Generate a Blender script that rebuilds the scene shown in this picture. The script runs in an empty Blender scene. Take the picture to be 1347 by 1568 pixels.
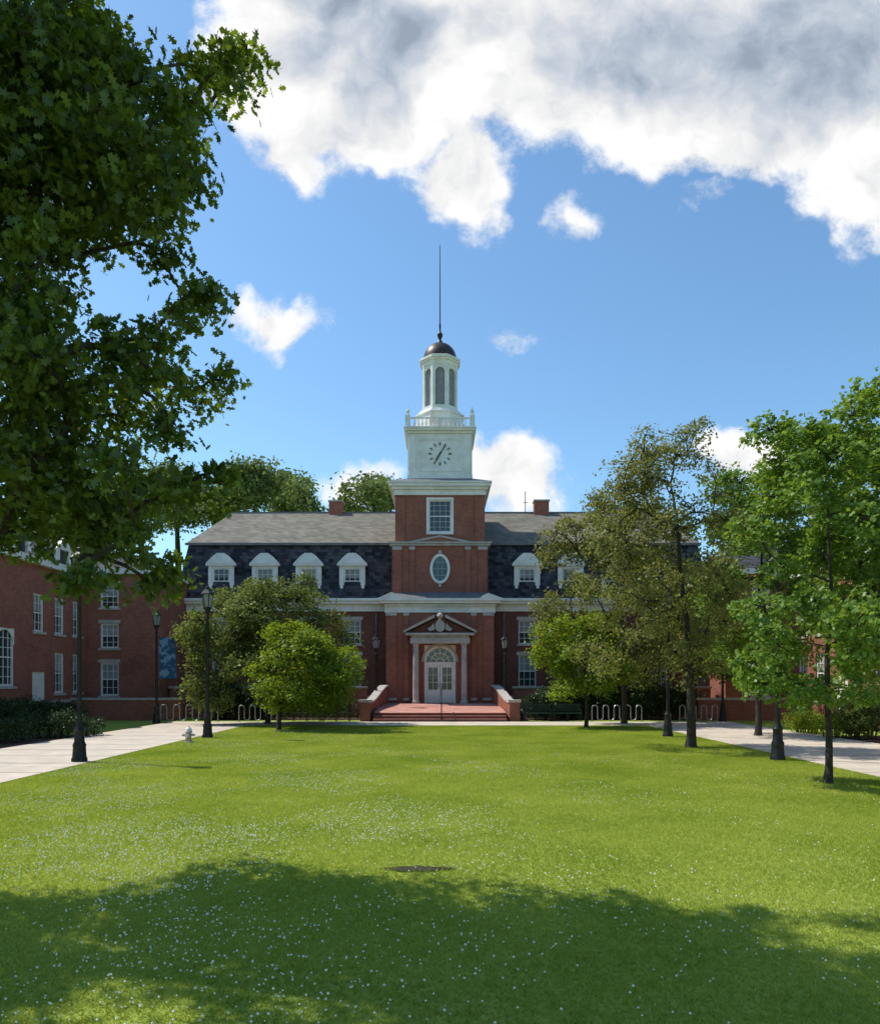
import bpy, math, random
import numpy as np
from mathutils import Vector, Matrix
rng=np.random.default_rng(7); random.seed(7)
# ---- survey: eye 2.2 m above the ground, looking +Y; facade measures taken as (u,v) readings at a known distance
F=1132.0; H=2.2; HY=1041.0; CX=673.5
def SX(u,d): return (u-CX)*d/F
def SZ(v,d): return H+(HY-v)*d/F
scene=bpy.context.scene
col=scene.collection

# ------------------------------------------------------------------ materials
def newmat(name):
    m=bpy.data.materials.new(name); m.use_nodes=True
    nt=m.node_tree; b=nt.nodes['Principled BSDF']
    return m,nt,b
def N(nt,t,**k):
    n=nt.nodes.new(t)
    for a,v in k.items(): setattr(n,a,v)
    return n
def mixcol(nt,fac,a,b):
    n=N(nt,'ShaderNodeMix',data_type='RGBA')
    for s,v in ((n.inputs[0],fac),(n.inputs[6],a),(n.inputs[7],b)):
        if isinstance(v,bpy.types.NodeSocket): nt.links.new(v,s)
        elif isinstance(v,(int,float)): s.default_value=v
        else: s.default_value=(*v,1)
    return n.outputs[2]
def noise(nt,scale,detail=4,rough=.6,vec=None):
    n=N(nt,'ShaderNodeTexNoise'); n.inputs['Scale'].default_value=scale
    n.inputs['Detail'].default_value=detail; n.inputs['Roughness'].default_value=rough
    if vec is None:
        g=N(nt,'ShaderNodeNewGeometry'); vec=g.outputs['Position']
    nt.links.new(vec,n.inputs['Vector'])
    return n.outputs['Fac']
def ramp(nt,s,a,b):
    n=N(nt,'ShaderNodeMapRange'); n.inputs[1].default_value=a; n.inputs[2].default_value=b
    nt.links.new(s,n.inputs[0]); return n.outputs[0]
def simple(name,c1,c2,scale=3,rough=.7,bump=0.0,metal=0,lo=.35,hi=.65,spec=.3):
    m,nt,b=newmat(name)
    f=ramp(nt,noise(nt,scale,4,.65),lo,hi)
    nt.links.new(mixcol(nt,f,c1,c2),b.inputs['Base Color'])
    b.inputs['Roughness'].default_value=rough; b.inputs['Metallic'].default_value=metal
    b.inputs['Specular IOR Level'].default_value=spec
    if bump:
        bp=N(nt,'ShaderNodeBump'); bp.inputs['Strength'].default_value=bump; bp.inputs['Distance'].default_value=.02
        nt.links.new(noise(nt,scale*8,2),bp.inputs['Height']); nt.links.new(bp.outputs[0],b.inputs['Normal'])
    return m
def brickmat(name,c1,c2,mortar,bw=.22,bh=.075,streak=.25):
    m,nt,b=newmat(name)
    g=N(nt,'ShaderNodeNewGeometry'); s=N(nt,'ShaderNodeSeparateXYZ'); nt.links.new(g.outputs['Position'],s.inputs[0])
    a=N(nt,'ShaderNodeMath',operation='ADD'); nt.links.new(s.outputs[0],a.inputs[0]); nt.links.new(s.outputs[1],a.inputs[1])
    c=N(nt,'ShaderNodeCombineXYZ'); nt.links.new(a.outputs[0],c.inputs[0]); nt.links.new(s.outputs[2],c.inputs[1])
    t=N(nt,'ShaderNodeTexBrick'); nt.links.new(c.outputs[0],t.inputs['Vector'])
    t.inputs['Scale'].default_value=1; t.inputs['Brick Width'].default_value=bw; t.inputs['Row Height'].default_value=bh
    t.inputs['Mortar Size'].default_value=.006; t.inputs['Mortar Smooth'].default_value=.3
    t.inputs['Color1'].default_value=(*c1,1); t.inputs['Color2'].default_value=(*c2,1); t.inputs['Mortar'].default_value=(*mortar,1)
    f=ramp(nt,noise(nt,.9,6,.75),.3,.7)
    mm=N(nt,'ShaderNodeMix',data_type='RGBA',blend_type='MULTIPLY'); mm.inputs[0].default_value=1
    nt.links.new(t.outputs['Color'],mm.inputs[6]); nt.links.new(mixcol(nt,f,(1.12,1.1,1.08),(.66,.66,.68)),mm.inputs[7])
    nt.links.new(mm.outputs[2],b.inputs['Base Color']); b.inputs['Roughness'].default_value=.85
    b.inputs['Specular IOR Level'].default_value=.2
    return m
def leafmat(name,c1,c2,trans=.45,tcol=None,nscale=.7,gloss=.12,nw=1.0):
    m=bpy.data.materials.new(name); m.use_nodes=True; nt=m.node_tree; nt.nodes.clear()
    o=N(nt,'ShaderNodeOutputMaterial'); g=N(nt,'ShaderNodeNewGeometry')
    n=noise(nt,nscale,1 if nw==1 else 4)
    a=N(nt,'ShaderNodeMath',operation='MULTIPLY_ADD'); nt.links.new(n,a.inputs[0]); a.inputs[1].default_value=nw; nt.links.new(g.outputs['Random Per Island'],a.inputs[2])
    c=mixcol(nt,ramp(nt,a.outputs[0],.35+(nw-1)*.35,1.65+(nw-1)*.55),c1,c2)
    d=N(nt,'ShaderNodeBsdfDiffuse'); nt.links.new(c,d.inputs[0])
    t=N(nt,'ShaderNodeBsdfTranslucent')
    if tcol:
        mm=N(nt,'ShaderNodeMix',data_type='RGBA',blend_type='MULTIPLY'); mm.inputs[0].default_value=1
        nt.links.new(c,mm.inputs[6]); mm.inputs[7].default_value=(*tcol,1); nt.links.new(mm.outputs[2],t.inputs[0])
    else: nt.links.new(c,t.inputs[0])
    mx=N(nt,'ShaderNodeMixShader'); mx.inputs[0].default_value=trans
    nt.links.new(d.outputs[0],mx.inputs[1]); nt.links.new(t.outputs[0],mx.inputs[2])
    res=mx.outputs[0]
    if gloss:
        gl=N(nt,'ShaderNodeBsdfGlossy'); gl.inputs['Roughness'].default_value=.45; gl.inputs[0].default_value=(.5,.55,.5,1)
        m2=N(nt,'ShaderNodeMixShader'); m2.inputs[0].default_value=gloss
        nt.links.new(res,m2.inputs[1]); nt.links.new(gl.outputs[0],m2.inputs[2]); res=m2.outputs[0]
    nt.links.new(res,o.inputs[0]); return m

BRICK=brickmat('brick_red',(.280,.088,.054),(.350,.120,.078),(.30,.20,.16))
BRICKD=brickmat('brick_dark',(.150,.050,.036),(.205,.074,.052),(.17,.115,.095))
PAVEBR=brickmat('paving_brick',(.50,.23,.18),(.58,.29,.23),(.44,.30,.25),.25,.25)
WHITE=simple('white_paint',(.80,.77,.72),(.65,.62,.57),1.5,.55)
STONE=simple('limestone',(.48,.44,.39),(.35,.32,.29),2.5,.8,.2)
SLATE=brickmat('slate_dark',(.018,.020,.026),(.085,.085,.096),(.010,.010,.012),.34,.22)
SHING=brickmat('shingle_grey',(.15,.135,.108),(.24,.215,.175),(.09,.085,.07),.35,.16)
ROOFL=simple('lead_roof',(.11,.115,.12),(.17,.17,.17),2,.6)
DOME=simple('bronze_dome',(.045,.035,.032),(.08,.06,.05),3,.45,0,.5)
LOUV=simple('louver_grey',(.20,.21,.22),(.27,.285,.29),4,.7)
BLACK=simple('black_iron',(.012,.014,.013),(.028,.03,.028),6,.42,0,.3)
GREENM=simple('green_painted_steel',(.008,.028,.018),(.015,.045,.03),6,.4)
GALV=simple('galvanised_steel',(.38,.39,.40),(.25,.26,.27),8,.4,0,.7)
CONC=simple('concrete_walk',(.60,.51,.41),(.46,.40,.33),1.2,.9,.3)
BARK=simple('bark',(.075,.058,.045),(.035,.028,.022),9,.95,.8)
SOIL=simple('soil',(.06,.055,.025),(.028,.03,.014),7,1,.6)
MULCH=simple('mulch',(.09,.055,.035),(.045,.03,.02),6,1,.6)
DARKM=simple('clock_dark',(.03,.03,.03),(.05,.05,.05),5,.5)
BLIND=simple('window_blind',(.30,.31,.31),(.20,.21,.21),.8,.8)
m,nt,b=newmat('window_glass'); b.inputs['Base Color'].default_value=(.03,.04,.045,1); b.inputs['Roughness'].default_value=.08
b.inputs['Specular IOR Level'].default_value=.7
bp=N(nt,'ShaderNodeBump'); bp.inputs['Strength'].default_value=.15; bp.inputs['Distance'].default_value=.05
nt.links.new(noise(nt,1.3,2),bp.inputs['Height']); nt.links.new(bp.outputs[0],b.inputs['Normal']); GLASS=m
m,nt,b=newmat('lamp_glass'); b.inputs['Base Color'].default_value=(.35,.37,.36,1); b.inputs['Roughness'].default_value=.25
b.inputs['Transmission Weight'].default_value=.4; LAMPG=m
REDP=simple('hydrant_faded_paint',(.40,.27,.23),(.50,.40,.36),5,.5)

# ------------------------------------------------------------------ mesh builder
def empty(name):
    e=bpy.data.objects.new(name,None); col.objects.link(e); e.empty_display_size=.3; return e
class Part:
    def __init__(s,name,mat,parent=None,M=None): s.n=name; s.m=mat; s.p=parent; s.v=[]; s.f=[]; s.M=M or Matrix(); s.smooth=False
    def add(s,vs,fs,M=None):
        o=len(s.v); MM=s.M@M if M is not None else s.M
        s.v+=[tuple(MM@Vector(v)) for v in vs]; s.f+=[tuple(i+o for i in f) for f in fs]
    def box(s,x0,x1,y0,y1,z0,z1,M=None):
        s.add([(x0,y0,z0),(x1,y0,z0),(x1,y1,z0),(x0,y1,z0),(x0,y0,z1),(x1,y0,z1),(x1,y1,z1),(x0,y1,z1)],
              [(0,3,2,1),(4,5,6,7),(0,1,5,4),(1,2,6,5),(2,3,7,6),(3,0,4,7)],M)
    def quad(s,a,b,c,d,M=None): s.add([a,b,c,d],[(0,1,2,3)],M)
    def prism(s,pts,y0,y1,M=None): # polygon in xz extruded in y
        n=len(pts)
        s.add([(x,y0,z) for x,z in pts]+[(x,y1,z) for x,z in pts],
              [tuple(range(n)),tuple(range(2*n-1,n-1,-1))]+[((i+1)%n,i,n+i,n+(i+1)%n) for i in range(n)],M)
    def lathe(s,cx,cy,prof,seg=16,rot=0.0,M=None):
        vs=[];fs=[]
        for r,z in prof:
            for k in range(seg):
                a=2*math.pi*k/seg+rot; vs.append((cx+r*math.cos(a),cy+r*math.sin(a),z))
        for i in range(len(prof)-1):
            for k in range(seg):
                k2=(k+1)%seg; fs.append((i*seg+k,i*seg+k2,(i+1)*seg+k2,(i+1)*seg+k))
        fs.append(tuple(range(seg-1,-1,-1))); L=(len(prof)-1)*seg; fs.append(tuple(range(L,L+seg)))
        s.add(vs,fs,M)
    def tube(s,pts,rad,seg=7):
        pts=[Vector(p) for p in pts]; vs=[];fs=[]
        for i,p in enumerate(pts):
            d=(pts[min(i+1,len(pts)-1)]-pts[max(i-1,0)]); d=d.normalized() if d.length>1e-6 else Vector((0,0,1))
            a=d.orthogonal().normalized() if i==0 else (a-d*a.dot(d)).normalized()
            b=d.cross(a)
            r=rad[i] if isinstance(rad,(list,tuple)) else rad
            for k in range(seg):
                t=2*math.pi*k/seg; vs.append(tuple(p+a*(r*math.cos(t))+b*(r*math.sin(t))))
        for i in range(len(pts)-1):
            for k in range(seg):
                k2=(k+1)%seg; fs.append((i*seg+k,i*seg+k2,(i+1)*seg+k2,(i+1)*seg+k))
        fs.append(tuple(range(seg-1,-1,-1))); L=(len(pts)-1)*seg; fs.append(tuple(range(L,L+seg)))
        s.add(vs,fs)
    def done(s,smooth=False,bevel=0):
        if not s.v: return None
        me=bpy.data.meshes.new(s.n); me.from_pydata(s.v,[],s.f); me.materials.append(s.m); me.update()
        o=bpy.data.objects.new(s.n,me); col.objects.link(o)
        if s.p: o.parent=s.p
        if smooth:
            for p in me.polygons: p.use_smooth=True
            try:
                me.set_sharp_from_angle(angle=math.radians(40))
            except Exception: pass
        if bevel:
            b=o.modifiers.new('b','BEVEL'); b.width=bevel; b.segments=2; b.limit_method='ANGLE'
        return o
def facade(P,u0,u1,z0,z1,y,ops,depth=.16):
    us=sorted(set([u0,u1]+[o[0] for o in ops]+[o[1] for o in ops])); zs=sorted(set([z0,z1]+[o[2] for o in ops]+[o[3] for o in ops]))
    for i in range(len(us)-1):
        for j in range(len(zs)-1):
            a,b,c,d=us[i],us[i+1],zs[j],zs[j+1]; mx,mz=(a+b)/2,(c+d)/2
            if any(o[0]<mx<o[1] and o[2]<mz<o[3] for o in ops): continue
            P.quad((a,y,c),(b,y,c),(b,y,d),(a,y,d))
    for a,b,c,d in ops:
        P.quad((a,y,c),(a,y,d),(a,y+depth,d),(a,y+depth,c)); P.quad((b,y,c),(b,y+depth,c),(b,y+depth,d),(b,y,d))
        P.quad((a,y,c),(a,y+depth,c),(b,y+depth,c),(b,y,c)); P.quad((a,y,d),(b,y,d),(b,y+depth,d),(a,y+depth,d))
def window(FR,GL,BL,a,b,c,d,y,depth=.16,cols=3,rows=4,fw=.07,sill=None,blind=.5,mw=.028):
    yb=y+depth
    GL.quad((a,yb-.02,c),(b,yb-.02,c),(b,yb-.02,d),(a,yb-.02,d))
    FR.box(a,a+fw,yb-.09,yb-.021,c,d); FR.box(b-fw,b,yb-.09,yb-.021,c,d)
    FR.box(a+fw,b-fw,yb-.09,yb-.021,c,c+fw); FR.box(a+fw,b-fw,yb-.09,yb-.021,d-fw,d)
    mz=(c+d)/2; FR.box(a+fw,b-fw,yb-.08,yb-.022,mz-.03,mz+.03)
    for i in range(1,cols):
        x=a+(b-a)*i/cols
        FR.box(x-mw/2,x+mw/2,yb-.07,yb-.035,c+fw,mz-.03); FR.box(x-mw/2,x+mw/2,yb-.07,yb-.035,mz+.03,d-fw)
    for j in range(1,rows):
        z=c+(d-c)*j/rows
        if abs(z-mz)<.05: continue
        FR.box(a+fw,b-fw,yb-.066,yb-.038,z-mw/2,z+mw/2)
    if blind and BL: BL.quad((a+fw,yb-.026,d-fw-(d-c)*blind),(b-fw,yb-.026,d-fw-(d-c)*blind),(b-fw,yb-.026,d-fw),(a+fw,yb-.026,d-fw))
    if sill: sill.box(a-.1,b+.1,y-.07,y+.06,c-.12,c-.002)
def arch_plate(P,hw,zs,ztop,r,y,M=None,cx=0,seg=12,th=.1):
    pts=[(cx+r*math.cos(math.pi*k/seg),zs+r*math.sin(math.pi*k/seg)) for k in range(seg+1)]
    for k in range(seg):
        (x0,z0),(x1,z1)=pts[k],pts[k+1]
        P.add([(x0,y,z0),(x0,y,ztop),(x1,y,ztop),(x1,y,z1),(x0,y+th,z0),(x1,y+th,z1)],[(0,1,2,3),(0,3,5,4)],M)
    if hw>r:
        P.add([(cx+r,y,zs),(cx+hw,y,zs),(cx+hw,y,ztop),(cx+r,y,ztop)],[(0,1,2,3)],M)
        P.add([(cx-hw,y,zs),(cx-r,y,zs),(cx-r,y,ztop),(cx-hw,y,ztop)],[(0,1,2,3)],M)

# ------------------------------------------------------------------ ground, walks
def sheet(name,mat,rects,z):
    P=Part(name,mat)
    for x0,x1,y0,y1 in rects: P.quad((x0,y0,z),(x1,y0,z),(x1,y1,z),(x0,y1,z))
    return P.done()
GM,nt,b=newmat('grass_ground')
f1=ramp(nt,noise(nt,.35,5,.6),.35,.65); f2=ramp(nt,noise(nt,14,6,.75),.35,.65)
c=mixcol(nt,f1,(.215,.290,.035),(.305,.370,.080)); c2=mixcol(nt,f2,(.12,.18,.022),(.36,.42,.11))
nt.links.new(mixcol(nt,.55,c,c2),b.inputs['Base Color']); b.inputs['Roughness'].default_value=1; b.inputs['Specular IOR Level'].default_value=0
sheet('ground',GM,[(-900,900,-300,1600)],0)
P=Part('footpath',CONC)
LX,RX=-9.3,9.9
for r in [(-13.9,LX,-10,38.55),(RX,15.0,-10,38.55),(LX,RX,35.4,38.55)]:
    P.box(r[0],r[1],r[2],r[3],-.05,.02)
P.done()
P=Part('footpath_joints',simple('joint_dirt',(.2,.17,.13),(.14,.12,.09),4,1)); 
for y in np.arange(6,38,1.9): P.quad((-13.85,y,.024),(LX-.05,y,.024),(LX-.05,y+.03,.024),(-13.85,y+.03,.024)); P.quad((RX+.05,y,.024),(14.95,y,.024),(14.95,y+.03,.024),(RX+.05,y+.03,.024))
P.done()
P=Part('soil_bed',MULCH)
for r in [(-19.8,-13.95,23,29.5),(-13.2,-4.2,40.2,42.6),(4.2,13.5,40.2,42.6),(15.1,24,20,29)]: P.quad((r[0],r[2],.012),(r[1],r[2],.012),(r[1],r[3],.012),(r[0],r[3],.012))
P.done()

# lawn blades
GB=leafmat('grass_blades',(.175,.270,.020),(.480,.520,.110),.5,(1.1,1.06,.7),.42,0,2.6)
lawn=empty('lawn_grass')
def blades(nb,seed):
    r=np.random.default_rng(seed)
    p=np.c_[r.uniform(-1,1,nb),r.uniform(-1,1,nb)]; a=r.uniform(0,2*np.pi,nb); w=r.uniform(.0035,.0065,nb); h=r.uniform(.012,.046,nb)
    l=r.uniform(0,2*np.pi,nb); lm=h*r.uniform(.3,1.6,nb)
    V=np.zeros((nb,3,3)); dx=np.c_[np.cos(a)*w,np.sin(a)*w]
    V[:,0,:2]=p-dx; V[:,1,:2]=p+dx; V[:,2,:2]=p+np.c_[np.cos(l)*lm,np.sin(l)*lm]; V[:,2,2]=h
    me=bpy.data.meshes.new('blades'); me.vertices.add(nb*3); me.vertices.foreach_set('co',V.ravel())
    me.loops.add(nb*3); me.loops.foreach_set('vertex_index',np.arange(nb*3)); me.polygons.add(nb)
    me.polygons.foreach_set('loop_start',np.arange(nb)*3); me.polygons.foreach_set('loop_total',np.full(nb,3)); me.update(); me.validate()
    me.materials.append(GB); return me
bm_=[blades(13000,i) for i in range(4)]
nx,ny=10,17; cw=(RX-LX)/nx; ch=(35.35-1.5)/ny; k=0
for i in range(nx):
    for j in range(ny):
        o=bpy.data.objects.new('blades_%d'%k,bm_[random.randrange(4)]); k+=1; col.objects.link(o); o.parent=lawn
        o.location=(LX+cw*(i+.5),1.5+ch*(j+.5),0); q=random.randrange(4); o.rotation_euler[2]=q*math.pi/2
        s=(cw/2,ch/2) if q%2==0 else (ch/2,cw/2); o.scale=(s[0],s[1],1)

# generic instanced-shape mesh
def shape_mesh(name,pos,size,nrm,shape,mat,parent=None,fold=.15):
    n=len(pos); r=rng
    nrm=nrm/np.linalg.norm(nrm,axis=1,keepdims=True)
    t=r.normal(size=(n,3)); t-=nrm*(t*nrm).sum(1,keepdims=True); t/=np.linalg.norm(t,axis=1,keepdims=True)
    b=np.cross(nrm,t); sh=np.array(shape); k=len(sh)
    V=pos[:,None,:]+size[:,None,None]*(sh[None,:,0,None]*t[:,None,:]+sh[None,:,1,None]*b[:,None,:]-fold*(np.abs(sh[None,:,0,None])+.6*sh[None,:,1,None]**2)*nrm[:,None,:])
    me=bpy.data.meshes.new(name); me.vertices.add(n*k); me.vertices.foreach_set('co',V.astype(np.float32).ravel())
    me.loops.add(n*k); me.loops.foreach_set('vertex_index',np.arange(n*k)); me.polygons.add(n)
    me.polygons.foreach_set('loop_start',np.arange(n)*k); me.polygons.foreach_set('loop_total',np.full(n,k)); me.update(); me.validate()
    me.materials.append(mat); o=bpy.data.objects.new(name,me); col.objects.link(o)
    if parent: o.parent=parent
    return o
LEAF=[(0,-.5),(.3,-.05),(0,.5),(-.3,-.05)]
OAKS=[(0,-.5),(.08,-.25),(.27,-.30),(.12,-.08),(.40,.02),(.14,.12),(.28,.36),(0,.58),(-.28,.36),(-.14,.12),(-.40,.02),(-.12,-.08),(-.27,-.30),(-.08,-.25)]
STAR=[(0,-.45),(.42,-.2),(.2,.05),(.38,.35),(0,.55),(-.38,.35),(-.2,.05),(-.42,-.2)]

def clusters(ells,per,shell=.35,kmin=2):
    out=[];own=[]
    for i,(c,r) in enumerate(ells):
        vol=(r[0]*r[1]*r[2])**(2/3); k=max(kmin,int(per*vol))
        d=rng.normal(size=(k,3)); d/=np.linalg.norm(d,axis=1,keepdims=True)
        rr=rng.uniform(shell,1,size=(k,1))**.7
        out.append(np.array(c)+d*rr*np.array(r)); own+= [i]*k
    return np.vstack(out),np.array(own)
def foliage(name,cl,nl,sig,size,mat,parent,shape=LEAF,up=.6,flat=.6,center=None):
    n=len(cl); k=rng.integers(int(nl*.6),int(nl*1.4)+1,n); rep=np.repeat(np.arange(n),k); sg=sig*rng.uniform(.6,1.4,n)[rep][:,None]
    off=np.clip(rng.normal(size=(len(rep),3)),-1.9,1.9)*sg*np.array([1,1,flat]); pos=cl[rep]+off; pos[:,2]-= (off[:,0]**2+off[:,1]**2)/(sig*3+1e-6)*.5
    nr=rng.normal(size=(len(rep),3)); nr[:,2]+=up*1.6
    if center is not None:
        o=pos-np.array(center); o/=np.linalg.norm(o,axis=1,keepdims=True)+1e-6; nr+=o*.8
    sz=size*rng.uniform(.65,1.25,len(rep))
    return shape_mesh(name,pos,sz,nr,shape,mat,parent)
def tree(name,base,forkz,ells,per,nl,sig,size,mat,shape=LEAF,tr=.15,up=.6,twig=.5,lean=(0,0),flat=.6,trunk_top=None,kb=.11,kmin=2):
    e=empty(name); B=Part('trunk_and_limbs',BARK,e)
    bx,by=base; C=np.array([c for c,r in ells]); ctr=C.mean(0)
    tz=trunk_top or (C[:,2].max()*.8+forkz*.2)
    def axis(z):
        t=min(1,max(0,z/tz)); w=max(0,(z-forkz)/(tz-forkz+1e-6))
        return Vector((bx+lean[0]*t+(ctr[0]-bx)*w*.6+.03*math.sin(z*2)*(1+w),by+lean[1]*t+(ctr[1]-by)*w*.6,z))
    zs=[0,.12,.4]+[.4+(tz-.4)*i/8 for i in range(1,9)]
    B.tube([axis(z)-(Vector((0,0,.05)) if z==0 else Vector()) for z in zs],[tr*1.6,tr*1.2,tr]+[tr*(1-.85*i/8) for i in range(1,9)],10)
    cl,own=clusters(ells,per,.35,kmin)
    # branching graph: every foliage mass grows from the nearest limb nearer the trunk
    tp=[(axis(forkz+(tz-forkz)*q/10)) for q in range(11)]
    order=sorted(range(len(ells)),key=lambda i:(Vector(ells[i][0])-axis(ells[i][0][2])).xy.length)
    par={}; placed=[]
    for i in order:
        c=Vector(ells[i][0]); best=None;bd=1e9
        for p in tp:
            d=(c-p).length*(1.0 if p.z<=c.z else 1.6)
            if d<bd: bd=d;best=p
        for j in placed:
            p=Vector(ells[j][0]); d=(c-p).length*(.92 if p.z<=c.z+.1 else 1.3)
            if d<bd: bd=d;best=j
        par[i]=best; placed.append(i)
    cnt={i:1 for i in order}
    for i in reversed(order):
        if isinstance(par[i],int): cnt[par[i]]+=cnt[i]
    rb=lambda n:min(tr*.6,tr*kb*math.sqrt(n)+.006)
    for i in order:
        c=Vector(ells[i][0]); j=par[i]; p0=Vector(ells[j][0]) if isinstance(j,int) else j.copy(); L=(c-p0).length
        r0=rb(cnt[i])
        if L>.05:
            m1=p0.lerp(c,.35)+Vector((random.uniform(-.09,.09)*L,random.uniform(-.09,.09)*L,.06*L)); m2=p0.lerp(c,.7)+Vector((random.uniform(-.08,.08)*L,random.uniform(-.08,.08)*L,.08*L))
            B.tube([p0,m1,m2,c],[r0*1.1,r0*1.0,r0*.9,r0*.8],6)
        idx=np.where(own==i)[0]
        for j in idx:
            if random.random()<twig:
                q=Vector(cl[j]); L=(q-c).length; mm=c.lerp(q,.5)+Vector((random.uniform(-.1,.1)*L,random.uniform(-.1,.1)*L,.1*L)); B.tube([c,mm,q],[min(r0,.012+tr*.015),.007+tr*.007,.004],4)
    B.done(True)
    foliage('leaves',cl,nl,sig,size,mat,e,shape,up,flat,ctr)
    return e
def env(c,r,n,br,prof=None):
    out=[]
    for i in range(n):
        z=-1+2*(i+random.random())/n
        w=math.sqrt(max(0,1-z*z)) if prof is None else prof(z)
        a=random.uniform(0,2*math.pi)+i*2.4; q=random.uniform(.1,1)**.5*w
        s=br*random.uniform(.7,1.3); out.append(((c[0]+math.cos(a)*q*(r[0]-s*.5),c[1]+math.sin(a)*q*(r[1]-s*.5),c[2]+z*(r[2]-s*.4)),(s,s,s*.7)))
    return out
OAKL=leafmat('oak_leaves',(.022,.048,.010),(.130,.190,.022),.45,(2.0,1.8,.6),1.5,.06,1.5)
OLIVE=leafmat('olive_leaves',(.125,.150,.040),(.265,.260,.085),.45,(1.35,1.25,.7),1.2,.03)
MAPLE=leafmat('maple_leaves',(.080,.160,.025),(.225,.335,.055),.45,(1.45,1.3,.6),1.2,.04)
LIME=leafmat('lime_leaves',(.120,.200,.018),(.270,.350,.034),.5,(1.35,1.2,.5),1.0,.03)
MID=leafmat('mid_leaves',(.100,.145,.036),(.225,.260,.075),.4,(1.3,1.2,.6),1.0,.03)
DARKL=leafmat('dark_leaves',(.022,.045,.014),(.060,.095,.028),.3,None,1.5,.05)
FARL=leafmat('far_leaves',(.085,.135,.055),(.230,.285,.110),.4,(1.2,1.1,.6),.25,.02)

# near oak, overhanging from the left
sp=[(40,40,110),(110,110,95),(0,200,150),(150,170,85),(225,115,55),(290,100,42),(345,88,36),(383,96,20),(345,135,30),(295,160,42),
(225,220,72),(290,205,34),(100,280,105),(215,300,65),(285,285,36),(190,350,55),(245,383,36),(60,400,80),(-10,500,120),(50,560,90),
(170,535,42),(230,520,32),(285,475,28),(318,450,18),(200,600,80),(285,600,46),(335,582,24),(265,650,34),(100,650,90),(40,740,105),(140,775,70),
(235,765,48),(300,740,36),(338,725,22),(215,825,45),(262,872,30),(160,850,55),(60,815,52),(110,880,30),(235,895,24),(40,300,120),(-20,80,130),(-40,650,130),(-60,350,140),(120,0,50),(165,55,40),
(20,480,90),(100,600,70),(60,700,90),(150,250,90),(60,160,110),(190,705,36),(120,60,80),(250,330,34),(0,820,60),(190,640,50),(180,800,45),(255,140,40),(190,100,50),(250,260,50),(240,570,36)]
ells=[]
for u,v,r in sp:
    for q in range(2 if r>60 else 1):
        d=random.uniform(6.8,9.2); rr=r*d/F*.84
        ells.append(((SX(u+random.uniform(-1,1)*r*.13,d),d,SZ(v+random.uniform(-1,1)*r*.13,d)),(rr,rr*(1.5 if r>60 else 1.1),rr*.8)))
for c in env((-7.4,6.8,9.5),(3.2,3.4,5.2),34,1.2):
    (x,y,z),r=c
    if SX(0,max(y,1))-x>r[0]+.2 or z>H+.93*y+1.2: ells.append(c)
for c in env((-1.3,4.9,12.0),(5.0,2.9,1.8),40,1.1):  # unseen crown masses above the view, added to shade the foreground lawn
    (x,y,z),r=c
    if z-r[2]>H+.93*(y+r[1])+.3: ells.append(c)
tree('oak_tree',(-8.4,7.4),3.0,ells,62,25,.125,.112,OAKL,OAKS,.26,.5,.12,(0.3,0),.6,trunk_top=12,kb=.045,kmin=7)

# young street trees
pr=lambda t,b,p=1.3:(lambda z:(1-t*max(0,z)**p)*(1-b*max(0,-z)**2))
tree('honey_locust_tree',(SX(1057,24),24),2.4,env((SX(1010,24),24,SZ(848,24)),(2.9,2.4,4.1),76,.60,pr(.50,.15)),70,17,.15,.115,OLIVE,LEAF,.15,.4,.5,kb=.08)
tree('maple_tree',(SX(1267,15.7),15.7),2.0,env((SX(1258,15.7),15.7,SZ(855,15.7)),(2.3,2.1,3.2),64,.48,pr(.45,.3,1.5)),120,16,.10,.105,MAPLE,STAR,.075,.5,.4,kb=.1)
tree('maple_tree',(SX(1420,19.5),19.5),2.2,env((SX(1390,19.5),19.5,SZ(800,19.5)),(2.4,2.3,4.1),52,.66,pr(.55,.3,1.5)),76,16,.14,.135,MAPLE,STAR,.12,.5,.4)
tree('maple_tree',(SX(1160,29),29),2.2,env((SX(1165,29),29,SZ(870,29)),(3.2,2.5,4.1),56,.8,pr(.5,.2,1.5)),56,17,.17,.17,MAPLE,LEAF,.12,.5,.4)
tree('ornamental_tree',(SX(427,32.3),32.3),1.0,env((SX(457,32.3),32.5,SZ(1022,32.3)),(3.1,2.1,1.95),46,.62,pr(.5,.25,2)),85,16,.17,.15,LIME,LEAF,.09,.9,.4)
tree('dogwood_tree',(SX(410,36.8),36.8),1.0,env((SX(410,36.8),37,SZ(985,36.8)),(4.5,2.7,3.3),66,.9,pr(.45,.1,2)),60,18,.2,.17,MID,LEAF,.12,.7,.4)
tree('ornamental_tree',(SX(897,34),34),1.0,env((SX(890,34),34,SZ(1000,34)),(2.5,2.0,1.9),40,.6,pr(.55,.2,2)),80,16,.17,.16,LIME,LEAF,.09,.9,.4)
tree('honey_locust_tree',(SX(955,37),37),2.0,env((SX(942,37),37,SZ(888,37)),(4.3,2.6,4.4),64,.8,pr(.55,.1,1.5)),50,17,.2,.16,OLIVE,LEAF,.14,.4,.5)
tree('ornamental_tree',(SX(1065,38.5),39),1.5,env((SX(1065,38.5),39.6,SZ(965,39)),(4.2,1.8,2.7),46,.85,pr(.45,.1,2)),50,17,.2,.17,MID,LEAF,.12,.7,.4)

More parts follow.
